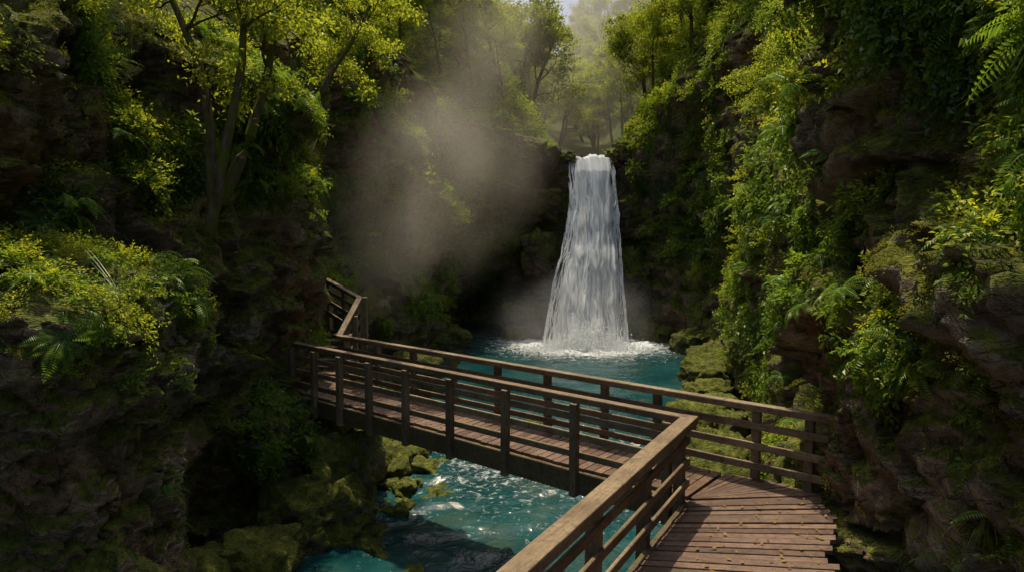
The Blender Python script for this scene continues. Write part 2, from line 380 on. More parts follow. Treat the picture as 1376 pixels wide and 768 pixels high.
def fall_sheet(name,seed,yo,hw,cx,y,v0=0,v1=1):
    nu_,nv_=130,300; V=[];UV=[]
    for j in range(nv_):
        v=v0+(v1-v0)*j/(nv_-1)
        H=np.interp(v,hw_x,hw)*1.12; C=np.interp(v,hw_x,cx); yy=np.interp(v,yk,y)+yo
        for i in range(nu_):
            u=i/(nu_-1); x=C+(u-.5)*2*H; z=10.05-10.1*v+(.22*noise.noise(Vector((x*1.6,seed,2)))+.10*noise.noise(Vector((x*5,seed,7))))*max(0,1-v*3)
            d=.45*noise.noise(Vector((x*2.2+seed,z*.22,seed)))+.3*noise.noise(Vector((x*6+seed,z*.4,seed)))
            d+=.3*max(0,noise.noise(Vector((x*2.4+seed*2,z*.7,seed+3))))*min(1,v*2.5)+.10*noise.noise(Vector((x*8+seed*2,z*1.5,seed+3)))*min(1,v*2)
            V.append((x+.12*noise.noise(Vector((x*2,z*.8,seed+5))),yy-d*(.35+v)-.35*(1-(2*u-1)**2),z)); UV.append((u,v*3+seed))
    ix=np.arange(nu_*nv_).reshape(nv_,nu_); Fq=np.stack([ix[:-1,:-1],ix[:-1,1:],ix[1:,1:],ix[1:,:-1]],-1).reshape(-1,4)
    me=mesh_np(name,V,Fq,[M_fall],True); uvl=me.uv_layers.new(name='UVMap'); U=np.array(UV)
    uvl.data.foreach_set('uv',U[Fq.ravel()].ravel().astype(np.float32)); obj(name,me,wf)
Yp=[40.8,39.8,39.1,37.1,36.6,36.0,34.4]
fall_sheet('main_curtain',0,0,[1.3,1.3,1.25,1.35,1.5,1.7,1.9],[4.5,4.5,4.5,4.35,4.15,3.95,3.8],Yp)
fall_sheet('front_curtain',3,-.35,[1.2,1.2,1.1,1.15,1.3,1.5,1.7],[4.55,4.55,4.6,4.45,4.25,4.0,3.85],Yp)
fall_sheet('right_strand',6,-.65,[.85,.8,.75,.8,.9,1.0,1.1],[4.85,4.85,4.9,4.85,4.75,4.6,4.45],Yp)
fall_sheet('left_strand',9,-.6,[.45,.4,.45,.6,.75,.9,1.05],[3.95,3.95,4.0,3.75,3.35,3.05,2.85],Yp,.03,1)
fall_sheet('lower_froth',12,-.95,[1,1,1,.85,.95,1.2,1.55],[4.5,4.5,4.4,4.25,4.05,3.9,3.75],Yp,.52,1)
t_=NT('water_strand'); d_=t_.n('ShaderNodeBsdfDiffuse'); d_.inputs['Color'].default_value=(.95,.97,.98,1); l_=t_.n('ShaderNodeBsdfTranslucent'); l_.inputs['Color'].default_value=(.94,.97,1,1)
m_=t_.n('ShaderNodeMixShader'); m_.inputs[0].default_value=.45; t_.l(d_.outputs[0],m_.inputs[1]); t_.l(l_.outputs[0],m_.inputs[2]); t_.l(m_.outputs[0],t_.out.inputs['Surface'])
SV=[];SF=[];o=0; m=9
for k in range(2600):
    v0=rng.uniform(0,1)**.8*.95; ln=rng.uniform(.05,.24); uu_=np.clip(rng.normal(0,.52),-1.05,1.05)*(.85+.2*min(1,v0*2)); fwd=.55+abs(rng.normal(0,.38))*(.3+v0); wv=rng.uniform(.010,.040)
    v=np.linspace(v0,min(1,v0+ln),m); f=np.linspace(0,1,m)
    H=np.interp(v,hw_x,[1.35,1.35,1.3,1.4,1.55,1.75,1.95]); C=np.interp(v,hw_x,[4.5,4.5,4.5,4.3,4.1,3.9,3.75]); yy=np.interp(v,yk,Yp)-fwd*(1-uu_**2*.6)
    x=C+uu_*H+.05*np.sin(f*5+k); P_=np.stack([x,yy,10.05-10.1*v],1); a_=rng.uniform(-.9,.9); sd_=np.array([math.cos(a_),math.sin(a_),.25*rng.normal()])
    w_=(wv*np.sin(np.pi*np.clip(f*.94+.03,0,1))**.7)[:,None]; SV.append(np.concatenate([P_+sd_*w_,P_-sd_*w_])); i=np.arange(m-1); SF.append(np.stack([i,i+1,i+m+1,i+m],1)+o); o+=2*m
obj('falling_strands',mesh_np('falling_strands',np.concatenate(SV),np.concatenate(SF),[t_.m],True),wf)
ux=np.linspace(2.9,6.1,12); uy=np.linspace(40.4,70,30); UX,UY=np.meshgrid(ux,uy); UX=UX+ (UY-40.4)*.02
UZ=10.08+.02*(UY-40.4)+0*UX; ui=np.arange(360).reshape(30,12)
UF=np.stack([ui[:-1,:-1],ui[:-1,1:],ui[1:,1:],ui[1:,:-1]],-1).reshape(-1,4)
obj('upstream_river',mesh_np('upstream',np.stack([UX,UY,UZ],-1).reshape(-1,3),UF,[wme.materials[0]],True))
def drop_mesh():
    import bmesh
    bm=bmesh.new(); bmesh.ops.create_icosphere(bm,subdivisions=1,radius=1); me=bpy.data.meshes.new('droplet'); bm.to_mesh(me); bm.free()
    t=NT('spray_white'); d=t.n('ShaderNodeBsdfDiffuse'); d.inputs['Color'].default_value=(.9,.93,.94,1); t.l(d.outputs[0],t.out.inputs['Surface']); me.materials.append(t.m); return me
n=6500; h=rng.exponential(.32,n); px=3.7+2.4*np.clip(rng.normal(0,.5,n),-1.3,1.3); py_=33.6-np.abs(rng.normal(0,.6,n))*(1-np.clip(h,0,2)*.25)
instancer('splash_foam',np.stack([px,py_,h*np.exp(-((px-3.7)/2.2)**2)+.02],1),rdir(n),rng.uniform(.012,.04,n),drop_mesh())

# ---------------------------------------------------------------- boulders
def boulder_mesh(seed,sub=5,box=.5):
    import bmesh
    bm=bmesh.new(); bmesh.ops.create_icosphere(bm,subdivisions=sub,radius=1)
    for v in bm.verts:
        p=v.co.copy(); m=max(abs(p.x),abs(p.y),abs(p.z)); q=p.lerp(p/m*.85,box)
        q*=1+.34*tilt(p+Vector((seed*3,0,0)),1.0,seed)+.15*tilt(p,2.4,seed+5)+.2*noise.fractal(p*1.2+Vector((seed,0,0)),1,2,3)+.05*noise.fractal(p*6,1,2,3)
        v.co=q
    me=bpy.data.meshes.new('boulder'); bm.to_mesh(me); bm.free(); me.materials.append(M_boulder)
    me.polygons.foreach_set('use_smooth',[True]*len(me.polygons)); return me
BM=[boulder_mesh(k) for k in range(5)]
BL=[(-4.1,14.6,.2,1.5,1.1,1.6),(-3.5,16.6,.0,1.0,.9,.8),(-3.0,17.6,-.1,.8,.8,.6),(-3.9,18.6,.1,1.1,1,1.0),(-2.4,18.8,-.1,.7,.6,.45),(-3.9,12.9,.0,1.0,1.0,1.2),
(-4.6,11.3,-.1,1.0,.9,.8),(-4.0,10.3,-.3,.7,.6,.5),(-5.2,9.9,.1,1.0,.8,.9),(-2.6,12.6,-.35,.7,.5,.42),(-4.4,21,.2,1.3,1.2,1.3),(-4.0,24.5,.2,1.2,1.2,1.1),(-3.2,20.3,-.1,.8,.7,.5),
(-2.6,15.4,-.2,.5,.45,.4),(-2.1,16.6,-.2,.55,.5,.38),(-1.3,17.6,-.2,.5,.45,.35),(-1.7,15.0,-.3,.45,.4,.36),(-2.5,14.1,-.25,.5,.45,.4),(.6,20.2,-.3,.6,.5,.4),(-1.9,11.0,-.42,.6,.5,.45),
(7.9,26,.1,1.3,1.2,.9),(8.6,28.5,.1,1.2,1.2,.9),(7.0,23.6,.0,.9,.8,.6),(6.0,20.5,.1,1.1,1.1,.8),(5.2,17.4,.2,1.2,1.0,1.1),(4.6,14.6,.2,1.1,1,1.2),(4.2,12.3,.3,.9,.9,1.2),
(7.0,37.6,.2,1.1,1,1.1),(7.8,36.2,.2,1.0,1,.8),(.4,38.0,.3,1.1,1,1.5),(.2,36.6,.1,.8,.7,.6),(-3.1,34,.2,.8,1,.8),(8.9,32.5,.2,1,1,.9),(5.2,10.9,-.2,.8,.8,.6),(.8,7.6,-.35,.8,.7,.45),
(2.3,39.8,10.1,.8,.7,.55),(3.3,39.5,9.85,.35,.4,.34),(6.5,39.8,10.2,.8,.7,.65),(5.7,39.4,9.8,.32,.4,.36),(1.0,39.6,10.4,1.2,.9,.7),(4.9,10.3,2.2,.9,.7,1.0),(1.5,38.4,4.5,.9,.8,1.2),(7.0,38.4,3.5,.9,.8,1.4),(1.8,39.0,7.2,.8,.7,1.0),(6.6,39.0,6.6,.7,.7,1.1),(1.6,36.6,.9,.8,.8,1.1),(6.2,37.2,.8,.7,.8,1.0)]
for k,(x,y,z,a,b,c) in enumerate(BL):
    obj('river_boulder',BM[k%5],None,(x,y,z),(rng.uniform(-.3,.3),rng.uniform(-.3,.3),rng.uniform(0,6.28)),(a,b,c))

def outcrop(name,cx,cy,rx,ry,z0,z1,seed,mat):
    na,nz=330,230; V=[];NN=[]
    for j in range(nz):
        f=j/(nz-1)
        if f<.8: z=z0+(z1-z0)*f/.8; k=1
        else: g=(f-.8)/.2; z=z1+.45*math.sin(g*math.pi/2); k=1-g**1.3
        for i in range(na):
            a=2*math.pi*i/na; ca,sa=math.cos(a),math.sin(a); q=(abs(ca)**3.2+abs(sa)**3.2)**(-1/3.2)
            p=Vector((cx+rx*q*ca,cy+ry*q*sa,z)); c=tilt(p,.5,seed,.25)
            d=.6*c+.36*tilt(p,1.15,seed+4,.25)+.16*tilt(p,2.8,seed+8,.2)+.07*tilt(p,6,seed+1,.2)+.07*noise.fractal(p*3,.8,2.1,4)-.22*max(0,(2.5-z))/2.5*math.sin(a*3)
            V.append((cx+(rx+d)*q*ca*k,cy+(ry+d)*q*sa*k,z+(.3*c if f>=.8 else 0)+.15*noise.noise(p*.8)))
    V=np.array(V).reshape(nz,na,3); ix=np.arange(nz*na).reshape(nz,na); nx=np.roll(ix,-1,1)
    Fq=np.stack([ix[:-1],nx[:-1],nx[1:],ix[1:]],-1).reshape(-1,4)
    obj(name,mesh_np(name,V.reshape(-1,3),Fq,[mat],True)); 
    Nn_=norm(np.cross(np.roll(V,-1,1)-V,np.gradient(V,axis=0)))
    return V,Nn_
OV,ON=outcrop('rock_outcrop',-6.4,7.9,2.0,1.5,-1.6,5.2,2.2,M_outcrop)
OV2,ON2=outcrop('rock_outcrop',-5.6,14.2,1.15,1.2,-1.6,2.0,7.7,M_rock)
OV3,ON3=outcrop('rock_outcrop',5.55,8.8,1.25,1.35,-1.6,5.1,12.2,M_outcrop)

# ---------------------------------------------------------------- timber bridge
class Boxes:
    def __init__(s): s.V=[];s.F=[];s.UV=[]
    def hexa(s,top,th,lenaxis=0):
        top=[Vector(p) for p in top]; bot=[p-th for p in top]; o=len(s.V); s.V+= [tuple(p) for p in top+bot]
        L=(top[1]-top[0]).length; W=(top[2]-top[1]).length; T_=th.length
        r0,r1=rng.uniform(0,50),rng.uniform(0,50)
        fs=[((0,1,2,3),((0,0),(L,0),(L,W),(0,W))),((7,6,5,4),((0,W),(L,W),(L,0),(0,0))),
            ((0,4,5,1),((0,0),(0,T_),(L,T_),(L,0))),((1,5,6,2),((0,0),(T_,0),(T_,W),(0,W))),
            ((2,6,7,3),((L,0),(L,T_),(0,T_),(0,0))),((3,7,4,0),((0,W),(T_,W),(T_,0),(0,0)))]
        for f,u in fs:
            s.F.append([o+k for k in f]); s.UV+= [(a+r0,b+r1) for a,b in u]
    def beam(s,p0,p1,w,h,up=(0,0,1)):
        p0=Vector(p0);p1=Vector(p1);d=(p1-p0).normalized(); up=Vector(up); side=d.cross(up).normalized(); u=side.cross(d).normalized()
        a=u*h/2; b=side*w/2
        s.hexa([p0+a-b,p1+a-b,p1+a+b,p0+a+b],u*h)
    def build(s,name,mat,parent,bev=.008):
        me=mesh_np(name,s.V,s.F,[mat]); uvl=me.uv_layers.new(name='UVMap')
        uvl.data.foreach_set('uv',np.array(s.UV,dtype=np.float32).ravel())
        o=obj(name,me,parent); m=o.modifiers.new('b','BEVEL'); m.width=bev; m.segments=2; m.limit_method='ANGLE'; return o
ZD=2.30; ZR=3.43
bridge=bpy.data.objects.new('wooden_footbridge',None); link(bridge)
A0=Vector((-4.9,15.1,0)); B0=Vector((2.4,9.08,0)); u=(B0-A0).normalized(); nrm_=Vector((-.636,-.772,0)); LEN=(B0-A0).length; WID=1.25
up=Vector((0,0,1))
posts=Boxes(); rails=Boxes(); beams=Boxes(); deck=Boxes()
def rail_run(p0,p1,ps,out,cap_w=.15,cap_h=.10,bot=-.42,pw=.12,z0=ZD,z1=ZD,ext0=0,ext1=0,boards=(.80,.50,.20)):
    p0=Vector(p0);p1=Vector(p1);d=(p1-p0);L=d.length;d=d/L
    zz=lambda s: z0+(z1-z0)*s/L
    at=lambda s,h,o=0: p0+d*s+up*(zz(s)+h)+out*o
    rails.beam(at(-ext0,ZR-ZD-cap_h/2),at(L+ext1,ZR-ZD-cap_h/2),cap_w,cap_h)
    for b in boards: rails.beam(at(-ext0*.5,b+rng.uniform(-.01,.01)),at(L+ext1*.5,b+rng.uniform(-.012,.012)),.045,.11)
    for s_ in ps:
        c=at(s_,0,.0225+pw/2+.002); j=rng.normal()*.006
        posts.beam(c+up*bot,c+up*(ZR-ZD-cap_h-.002)+u*j,pw,pw,up=tuple(out))
rail_run(A0,B0,[.05,.89,1.79,2.75,3.82,4.99,6.27,7.65,9.2],nrm_,ext0=.1,ext1=.02)
Ab=A0-nrm_*WID; Bb=Vector((4.25,9.2,0)); Bm=B0-nrm_*WID
rail_run(Ab,Bm,[.1,1.3,2.5,3.7,4.9,6.1,7.3,8.3],-nrm_,ext0=.05,ext1=.0)
d2=(Bb-Bm).normalized(); out2=Vector((-d2.y,d2.x,0)); 
rail_run(Bm,Bb,[.45,1.2],out2,ext0=-.0,ext1=.25,bot=-.3)
Cn=Vector((-1.35,2.57,0)); dn=(Cn-B0).normalized(); outn=Vector((dn.y,-dn.x,0)); 
if outn.x>0: outn=-outn
rail_run(B0,Cn,[.06,1.55,3.05,4.6,6.2],outn,cap_w=.21,cap_h=.12,ext0=.1,bot=-.5,pw=.14)
S1=Vector((-3.95,17.6,0)); S2=Vector((-5.2,18.9,0))
ds=(S1-Ab).normalized(); outs=Vector((ds.y,-ds.x,0)); 
rail_run(Ab,S1,[.15,.9,1.7],outs,z0=ZD,z1=ZD+.75,bot=-.3)
ds2=(S2-S1).normalized(); outs2=Vector((ds2.y,-ds2.x,0)); rail_run(S1,S2,[.1,.9,1.7],outs2,z0=ZD+.75,z1=ZD+1.15,bot=-.3)
n=62; pitch=(LEN+.1)/n
for k in range(n):
    a=-.1+k*pitch; b=a+pitch-.014; j0,j1=rng.uniform(-.02,.02,2); dz=rng.uniform(-.004,.004)
    f0=A0+u*a; f1=A0+u*b
    o0=nrm_*(-.05+0+j0); o1=-nrm_*(WID-.04+j1)
    top=[f0+o0,f0+o1,f1+o1,f1+o0]; deck.hexa([p+up*(ZD+dz) for p in top],up*.05)
def lerp(a,b,t): return a+(b-a)*t
Rb=[(3.22,10.0),(3.75,9.72),(4.30,9.15),(4.05,8.4),(3.72,7.7),(3.42,7.0),(3.2,6.0),(3.1,5.0),(3.0,3.6),(2.9,2.0)]
Rb=[Vector((x,y,0)) for x,y in Rb]
def along(pts,t):
    ls=[(pts[i+1]-pts[i]).length for i in range(len(pts)-1)]; tot=sum(ls); s_=t*tot
    for i,l in enumerate(ls):
        if s_<=l or i==len(ls)-1: return lerp(pts[i],pts[i+1],s_/l)
        s_-=l
inn=-outn
Lc=B0+inn*.03+dn*.02
fan=9
for k in range(fan):
    t0=k/fan; t1=(k+1)/fan-.012
    r0=along(Rb[:3],t0); r1=along(Rb[:3],t1)
    l0=Lc+(r0-Lc).normalized()*.06; l1=Lc+(r1-Lc).normalized()*.06+dn*.015
    deck.hexa([p+up*(ZD+rng.uniform(-.004,.004)) for p in (l0,r0,r1,l1)],up*.05)
rest=Rb[2:]; n=46
for k in range(n):
    t0=k/n; t1=(k+1)/n-.0032+rng.uniform(-.001,.001)
    r0=along(rest,t0); r1=along(rest,t1); l0=Lc+dn*(.07+6.3*t0)+inn*.02; l1=Lc+dn*(.07+6.3*t1)+inn*.02
    j=rng.uniform(-.08,.12); dr=(r0-l0).normalized()*j; dz=rng.uniform(-.009,.009)
    deck.hexa([l0+up*(ZD+dz),r0+dr+up*(ZD+dz),r1+dr+up*(ZD+dz),l1+up*(ZD+dz)],up*.055)
for k in range(16):
    a=-.12-k*.15; f0=A0+u*a; f1=A0+u*(a-.136)
    top=[f0+nrm_*.05,f0-nrm_*1.35,f1-nrm_*1.35,f1+nrm_*.05]; deck.hexa([p+up*(ZD+rng.uniform(-.004,.004)) for p in top],up*.05)
for k in range(7):
    c=Ab+ds*(.35+k*.3); z=ZD+.11*(k+1); sd=-outs
    top=[c+sd*.05,c+sd*1.0,c+sd*1.0+ds*.28,c+sd*.05+ds*.28]; deck.hexa([p+up*z for p in top],up*.06)
for off in (.0,-.6,-1.2):
    q=nrm_*off; beams.beam(A0+q-u*.6+up*(ZD-.05-.17-.003),B0+q+u*.05+up*(ZD-.05-.17-.003),.12,.34)
for s_ in (1.6,3.3,5.0,6.7,8.4): beams.beam(A0+u*s_+nrm_*-.06+up*(ZD-.30),A0+u*s_-nrm_*1.14+up*(ZD-.30),.1,.14)
for off in (-.04,1.0): beams.beam(B0+inn*(off+.05)+up*(ZD-.2),Cn+inn*(off+.05)+up*(ZD-.2),.12,.28)
for s_ in (.4,2.6,5.0): 
    for off in (.05,1.1): posts.beam(B0+dn*s_+inn*off+up*-1.6,B0+dn*s_+inn*off+up*(ZD-.36),.18,.18,up=tuple(inn))
beams.beam(Bm+up*(ZD-.2),Bb+up*(ZD-.2),.1,.28)
posts.build('posts',M_rail,bridge,.012); rails.build('rails',M_rail,bridge,.012); beams.build('beams',M_beam,bridge,.012); deck.build('deck_planks',M_deck,bridge,.007)
def litter():
    t=NT('dead_leaf'); oi=t.n('ShaderNodeObjectInfo'); c=t.ramp(oi.outputs['Random'],[(0,(.12,.06,.02)),(.5,(.28,.17,.04)),(1,(.16,.18,.03))])
    d=t.n('ShaderNodeBsdfDiffuse'); t.l(c,d.inputs['Color']); t.l(d.outputs[0],t.out.inputs['Surface'])
    V,F=leaves(np.array([[-.5,0,0.]]),np.array([[1.,0,0]]),np.array([[0,0,1.]]),np.array([1.]),np.array([.27]),.12,-.1); return cm('dead_leaf',(V,F),t.m)
LP=[]
for k in range(230):
    if k%2: q=A0+u*rng.uniform(0,LEN)-nrm_*(rng.uniform(0,1)**.6*WID*.95)
    else:
        tt=rng.uniform(0,.6); a_=Lc+dn*6.3*tt; b_=along(rest,tt); q=lerp(a_,b_,.1+.88*rng.uniform()**.6)
    LP.append((q.x,q.y,ZD+.016))
LP=np.array(LP); instancer('fallen_leaves',LP,np.array([0,0,1.])+rng.normal(size=(len(LP),3))*.12,rng.uniform(.04,.085,len(LP)),litter())

# ---------------------------------------------------------------- scatter foliage on cliff
pos=Gn.reshape(-1,3); nor=WN.reshape(-1,3); ar=AREA.reshape(-1)
def nz(P,sc,seed,oct=2): return np.array([noise.fractal(Vector(p)*sc+Vector((seed,0,0)),1,2,oct) for p in P])
def pick(dens_fn,seed,n):
    dist=np.linalg.norm(pos-np.array([0,0,6.]),axis=1)
    w=ar*dens_fn(pos,nor,dist); w[pos[:,1]<2.0]=0
    w/=w.sum(); return rng.choice(len(pos),n,p=w)
mask=nz(pos,.5,5.0,3)
def blob(cx,cy,cz,rx,ry,rz): return np.exp(-(((pos[:,0]-cx)/rx)**2+((pos[:,1]-cy)/ry)**2+((pos[:,2]-cz)/rz)**2))
mask-=.9*blob(9.2,27,11,2.5,3.5,3.2)+.9*blob(-5.2,12.5,4.6,1.8,3.0,1.9)+.4*blob(-4,31,7,2,4,2.5)+.5*blob(-5,17.5,5,2,2,1.2)+1.1*blob(4.6,8.8,3.4,1.6,2.2,1.9)+.6*blob(-6.6,9.5,8.2,2,2.5,1.2)
mask+=.16*(pos[:,1]>36)
def clear(P,S):
    ok=np.ones(len(P),bool)
    ok&=~((P[:,0]>1.5-S)&(P[:,0]<6.3+S*.5)&(P[:,1]>33.5)&(P[:,2]<10.9))
    ok&=~((P[:,0]>2.6-S)&(P[:,0]<6.3+S)&(P[:,1]>39)&(P[:,1]<56)&(P[:,2]<12))
    a=np.array([A0.x,A0.y]);uu=np.array([u.x,u.y]); s_=(P[:,:2]-a)@uu; t_=(P[:,:2]-a)@np.array([-nrm_.x,-nrm_.y])
    ok&=~((s_>-.2)&(s_<LEN+1.2)&(t_>-.35-S*.6)&(t_<WID+.3+S*.5)&(P[:,2]>ZD-.6)&(P[:,2]<4.6))
    ok&=~((P[:,0]>0)&(P[:,0]<4.15+.45*S)&(P[:,1]>2)&(P[:,1]<9.6)&(P[:,2]>ZD-.5)&(P[:,2]<4.2))
    ok&=~((P[:,0]<4.4+S*.5)&(P[:,0]>2)&(P[:,1]<5.5)&(P[:,2]>4))
    ok&=P[:,2]>.15
    return ok
def lay(name,child,n,dens,size,upb,out=.1,down=False,seed=0):
    i=pick(dens,seed,n); P=pos[i]; Nm=nor[i]; dist=np.linalg.norm(P-np.array([0,0,6.]),axis=1)
    S=size(dist,len(i)); N_=norm(Nm*(1-upb)+np.array([0,0,upb])+rng.normal(size=(len(i),3))*.18)
    P=P+Nm*out*S[:,None]+rng.normal(size=P.shape)*.03
    ok=clear(P,S); instancer(name,P[ok],N_[ok],S[ok],child,down)
lod=lambda d: 1/np.maximum(d,7)**1.35
def dz_(P,N,d): return lod(d)*(np.clip((mask+.07)*4,0.0,1)+.010)*(.25+.75*np.clip((P[:,2]-1)/3.5,0,1))*(.3+.9*np.clip(N[:,2]+.15,0,1))
sz=lambda a,b,k: (lambda d,n: rng.uniform(a,b,n)*np.clip(d*k,1,3.2))
lay('broadleaf_shrubs',C_shrub[0],3600,dz_,sz(.25,.55,.055),.35)
lay('broadleaf_shrubs',C_shrub[1],2800,dz_,sz(.22,.46,.055),.4)
lay('fine_leaf_shrubs',C_fine,4200,dz_,sz(.3,.65,.05),.4)
nearw=lambda P,N,d: dz_(P,N,d)*(d<22)
lay('fern_plants',C_fern[0],850,nearw,sz(.35,.65,.03),.5)
lay('fern_plants',C_fern[1],650,nearw,sz(.35,.7,.03),.2)
lay('strap_grass',C_strap[0],700,nearw,sz(.18,.36,.03),.45)
lay('hanging_grass',C_strap[1],1100,nearw,sz(.25,.5,.03),.3)
lay('hanging_vines',C_vine,1400,lambda P,N,d: lod(d)*(N[:,2]<.25)*np.clip((mask+.1)*4,0,1)*(P[:,2]>2),sz(.5,1.1,.04),0,.0,True)
lay('moss_tufts',C_moss,6500,lambda P,N,d: lod(d)*(.2+np.clip(N[:,2],0,1)*1.4)*(d<44),sz(.12,.30,.05),0,0)
def layon(V,Nn_,name,child,n,size,upb,cond):
    P=V.reshape(-1,3);N_=Nn_.reshape(-1,3); w=cond(P,N_).astype(float); w/=w.sum(); i=rng.choice(len(P),n,p=w)
    S=rng.uniform(*size,n); q=norm(N_[i]*(1-upb)+np.array([0,0,upb])+rng.normal(size=(n,3))*.2); PP=P[i]+N_[i]*.05; ok=clear(PP,S*.4)
    instancer(name,PP[ok],q[ok],S[ok],child)
top=lambda P,N: (P[:,2]>4.8)*1.0+(P[:,2]>4.0)*.10+.006+.05*(N[:,2]>.5)
layon(OV,ON,'outcrop_shrubs',C_shrub[0],230,(.2,.38),.5,top)
layon(OV,ON,'outcrop_shrubs',C_fine,260,(.22,.45),.5,top)
layon(OV,ON,'outcrop_hanging_grass',C_strap[1],110,(.25,.5),.4,top)
layon(OV,ON,'outcrop_moss',C_moss,520,(.08,.2),0,lambda P,N:(np.clip(N[:,2],0,1)+.02))
layon(OV,ON,'outcrop_ferns',C_fern[0],60,(.3,.5),.5,top)
t2=lambda P,N:(P[:,2]>1.3)*1.0+.04
layon(OV2,ON2,'landing_shrubs',C_shrub[1],140,(.25,.45),.4,t2)
layon(OV2,ON2,'landing_ferns',C_fern[1],70,(.35,.6),.4,t2)
layon(OV2,ON2,'landing_moss',C_moss,260,(.10,.25),0,lambda P,N:np.clip(N[:,2],0,1)+.1)
t3=lambda P,N:(P[:,2]>4.6)*1.0+(P[:,2]>3.6)*.05+.006+.08*(N[:,2]>.5)
layon(OV3,ON3,'cliff_shrubs',C_shrub[1],150,(.2,.38),.4,t3)
layon(OV3,ON3,'cliff_ferns',C_fern[0],90,(.3,.5),.45,t3)
layon(OV3,ON3,'cliff_strap_grass',C_strap[0],40,(.16,.3),.4,t3)
layon(OV3,ON3,'cliff_moss',C_moss,520,(.08,.2),0,lambda P,N:np.clip(N[:,2],0,1)+.03)

# ---------------------------------------------------------------- trees
def tree_mesh(name,seed,H,lean,nb,leafL,per,rad,clr=.3,r0=.16):
    rs=np.random.default_rng(seed); branches=[];tips=[]
    def grow(p,d,ln,r,lvl):
        n=[9,6,5,4][lvl]; pts=[p.copy()];rr=[r]; step=ln/n
        for k in range(n):
            d=d+rs.normal(size=3)*[.10,.16,.22,.25][lvl]+np.array([0,0,[.06,.05,.0,-.05][lvl]]); d/=np.linalg.norm(d)
            p=p+d*step; pts.append(p.copy()); rr.append(r*(1-(k+1)/n*[.65,.8,.85,.9][lvl]))
            f=(k+1)/n
            if lvl==0 and f>clr:
                for _ in range(nb//7+ (rs.random()<(nb%7)/7)):
                    az=rs.uniform(0,6.28); e=rs.uniform(.1,.8); nd=np.array([math.cos(az),math.sin(az),e]); nd=nd+lean*.5
                    grow(p,nd/np.linalg.norm(nd),ln*.5*rs.uniform(.6,1)*(1.15-.5*f),rr[-1]*.5,1)
            elif lvl==1 and f>.3:
                nd=d+rs.normal(size=3)*.75; grow(p,nd/np.linalg.norm(nd),ln*.5*rs.uniform(.6,1.1),rr[-1]*.55,2)
            elif lvl==2 and f>.35:
                nd=d+rs.normal(size=3)*.8; nd[2]*=.5; grow(p,nd/np.linalg.norm(nd),ln*.5,rr[-1]*.5,3)
            if lvl==3: tips.append((p.copy(),d.copy()))
        branches.append((np.array(pts),np.array(rr)))
    d0=np.array([0,0,1.])+lean; grow(np.zeros(3),d0/np.linalg.norm(d0),H*.8,r0,0)
    Vs=[];Fs=[];o=0
    for pts,rr in branches:
        if rr[0]<.004: continue
        k=7 if rr[0]>.05 else 4; m=len(pts); Tn=norm(np.gradient(pts,axis=0)); a=norm(np.cross(Tn,[.31,.2,.93])); b=np.cross(Tn,a)
        th=np.arange(k)/k*2*math.pi
        V=(pts[:,None]+(a[:,None]*np.cos(th)[None,:,None]+b[:,None]*np.sin(th)[None,:,None])*np.maximum(rr,.006)[:,None,None]).reshape(-1,3)
        ix=np.arange(m*k).reshape(m,k); nx=np.roll(ix,-1,1); q=np.stack([ix[:-1],nx[:-1],nx[1:],ix[1:]],-1).reshape(-1,4)
        F3=np.concatenate([q[:,[0,1,2]],q[:,[0,2,3]]]); Vs.append(V);Fs.append(F3+o);o+=len(V)
    nb_=sum(len(f) for f in Fs)
    tp=np.array([t[0] for t in tips]); td=np.array([t[1] for t in tips]); n=len(tp)*per
    P=np.repeat(tp,per,0)+rs.normal(size=(n,3))*np.array([rad,rad,rad*.45]); Dd=np.repeat(td,per,0)*.6+rs.normal(size=(n,3))*.7+np.array([0,0,-.25])
    Nn2=np.array([0,0,1.])+rs.normal(size=(n,3))*.45; L=rs.uniform(.6,1.25,n)*leafL
    V,F3=leaves(P,Dd,Nn2,L,L*.3); Vs.append(V);Fs.append(F3+o)
    F3=np.concatenate(Fs); mi=np.ones(len(F3),int); mi[:nb_]=0
    return mesh_np(name,np.concatenate(Vs),F3,[M_bark,M_leafY],False,mi)
TN=[tree_mesh('near_tree_a',11,5.0,np.array([.55,.15,0]),9,.085,9,.12,.45,.13),tree_mesh('near_tree_b',12,5.0,np.array([.3,-.1,0]),9,.085,9,.12,.4,.11),
    tree_mesh('slender_tree',31,6.5,np.array([.28,.0,0]),9,.085,9,.13,.62,.10)]
TM=[tree_mesh('mid_tree_%d'%k,20+k,9.0,np.array([.12,.05,0]),10,.2,8,.26,.35,.17) for k in range(3)]
def ground_at(x,y,up_only=True):
    d=(Gn[...,0]-x)**2+(Gn[...,1]-y)**2; d=np.where(np.arange(nv)[:,None]>=149,d,1e9); k=np.unravel_index(np.argmin(d),d.shape); return Gn[k]
def plant(me,x,y,s_,rz,z=None):
    p=ground_at(x,y); z=p[2] if z is None else z
    obj('broadleaf_tree',me,None,(x,y,z-.2),(rng.uniform(-.06,.06),rng.uniform(-.06,.06),rz),(s_,s_,s_))
obj('broadleaf_tree',TN[0],None,(-5.2,12.2,6.4),(0,.0,.1),(1.0,1.0,1.0))
obj('broadleaf_tree',TN[2],None,(-4.95,11.2,5.9),(0,.05,-.2),(1.0,1.0,1.0))
obj('broadleaf_tree',TN[2],None,(-5.1,11.6,5.8),(0,-.12,.5),(1.05,1.05,1.05))
obj('broadleaf_tree',TN[0],None,(-6.6,9.8,8.3),(0,0,.4),(.8,.8,.8))
obj('broadleaf_tree',TN[1],None,(-5.1,16.5,8.0),(0,.15,.2),(.95,.95,.95))
obj('broadleaf_tree',TN[0],None,(6.6,14.5,7.6),(0,-.1,2.9),(.75,.75,.75))
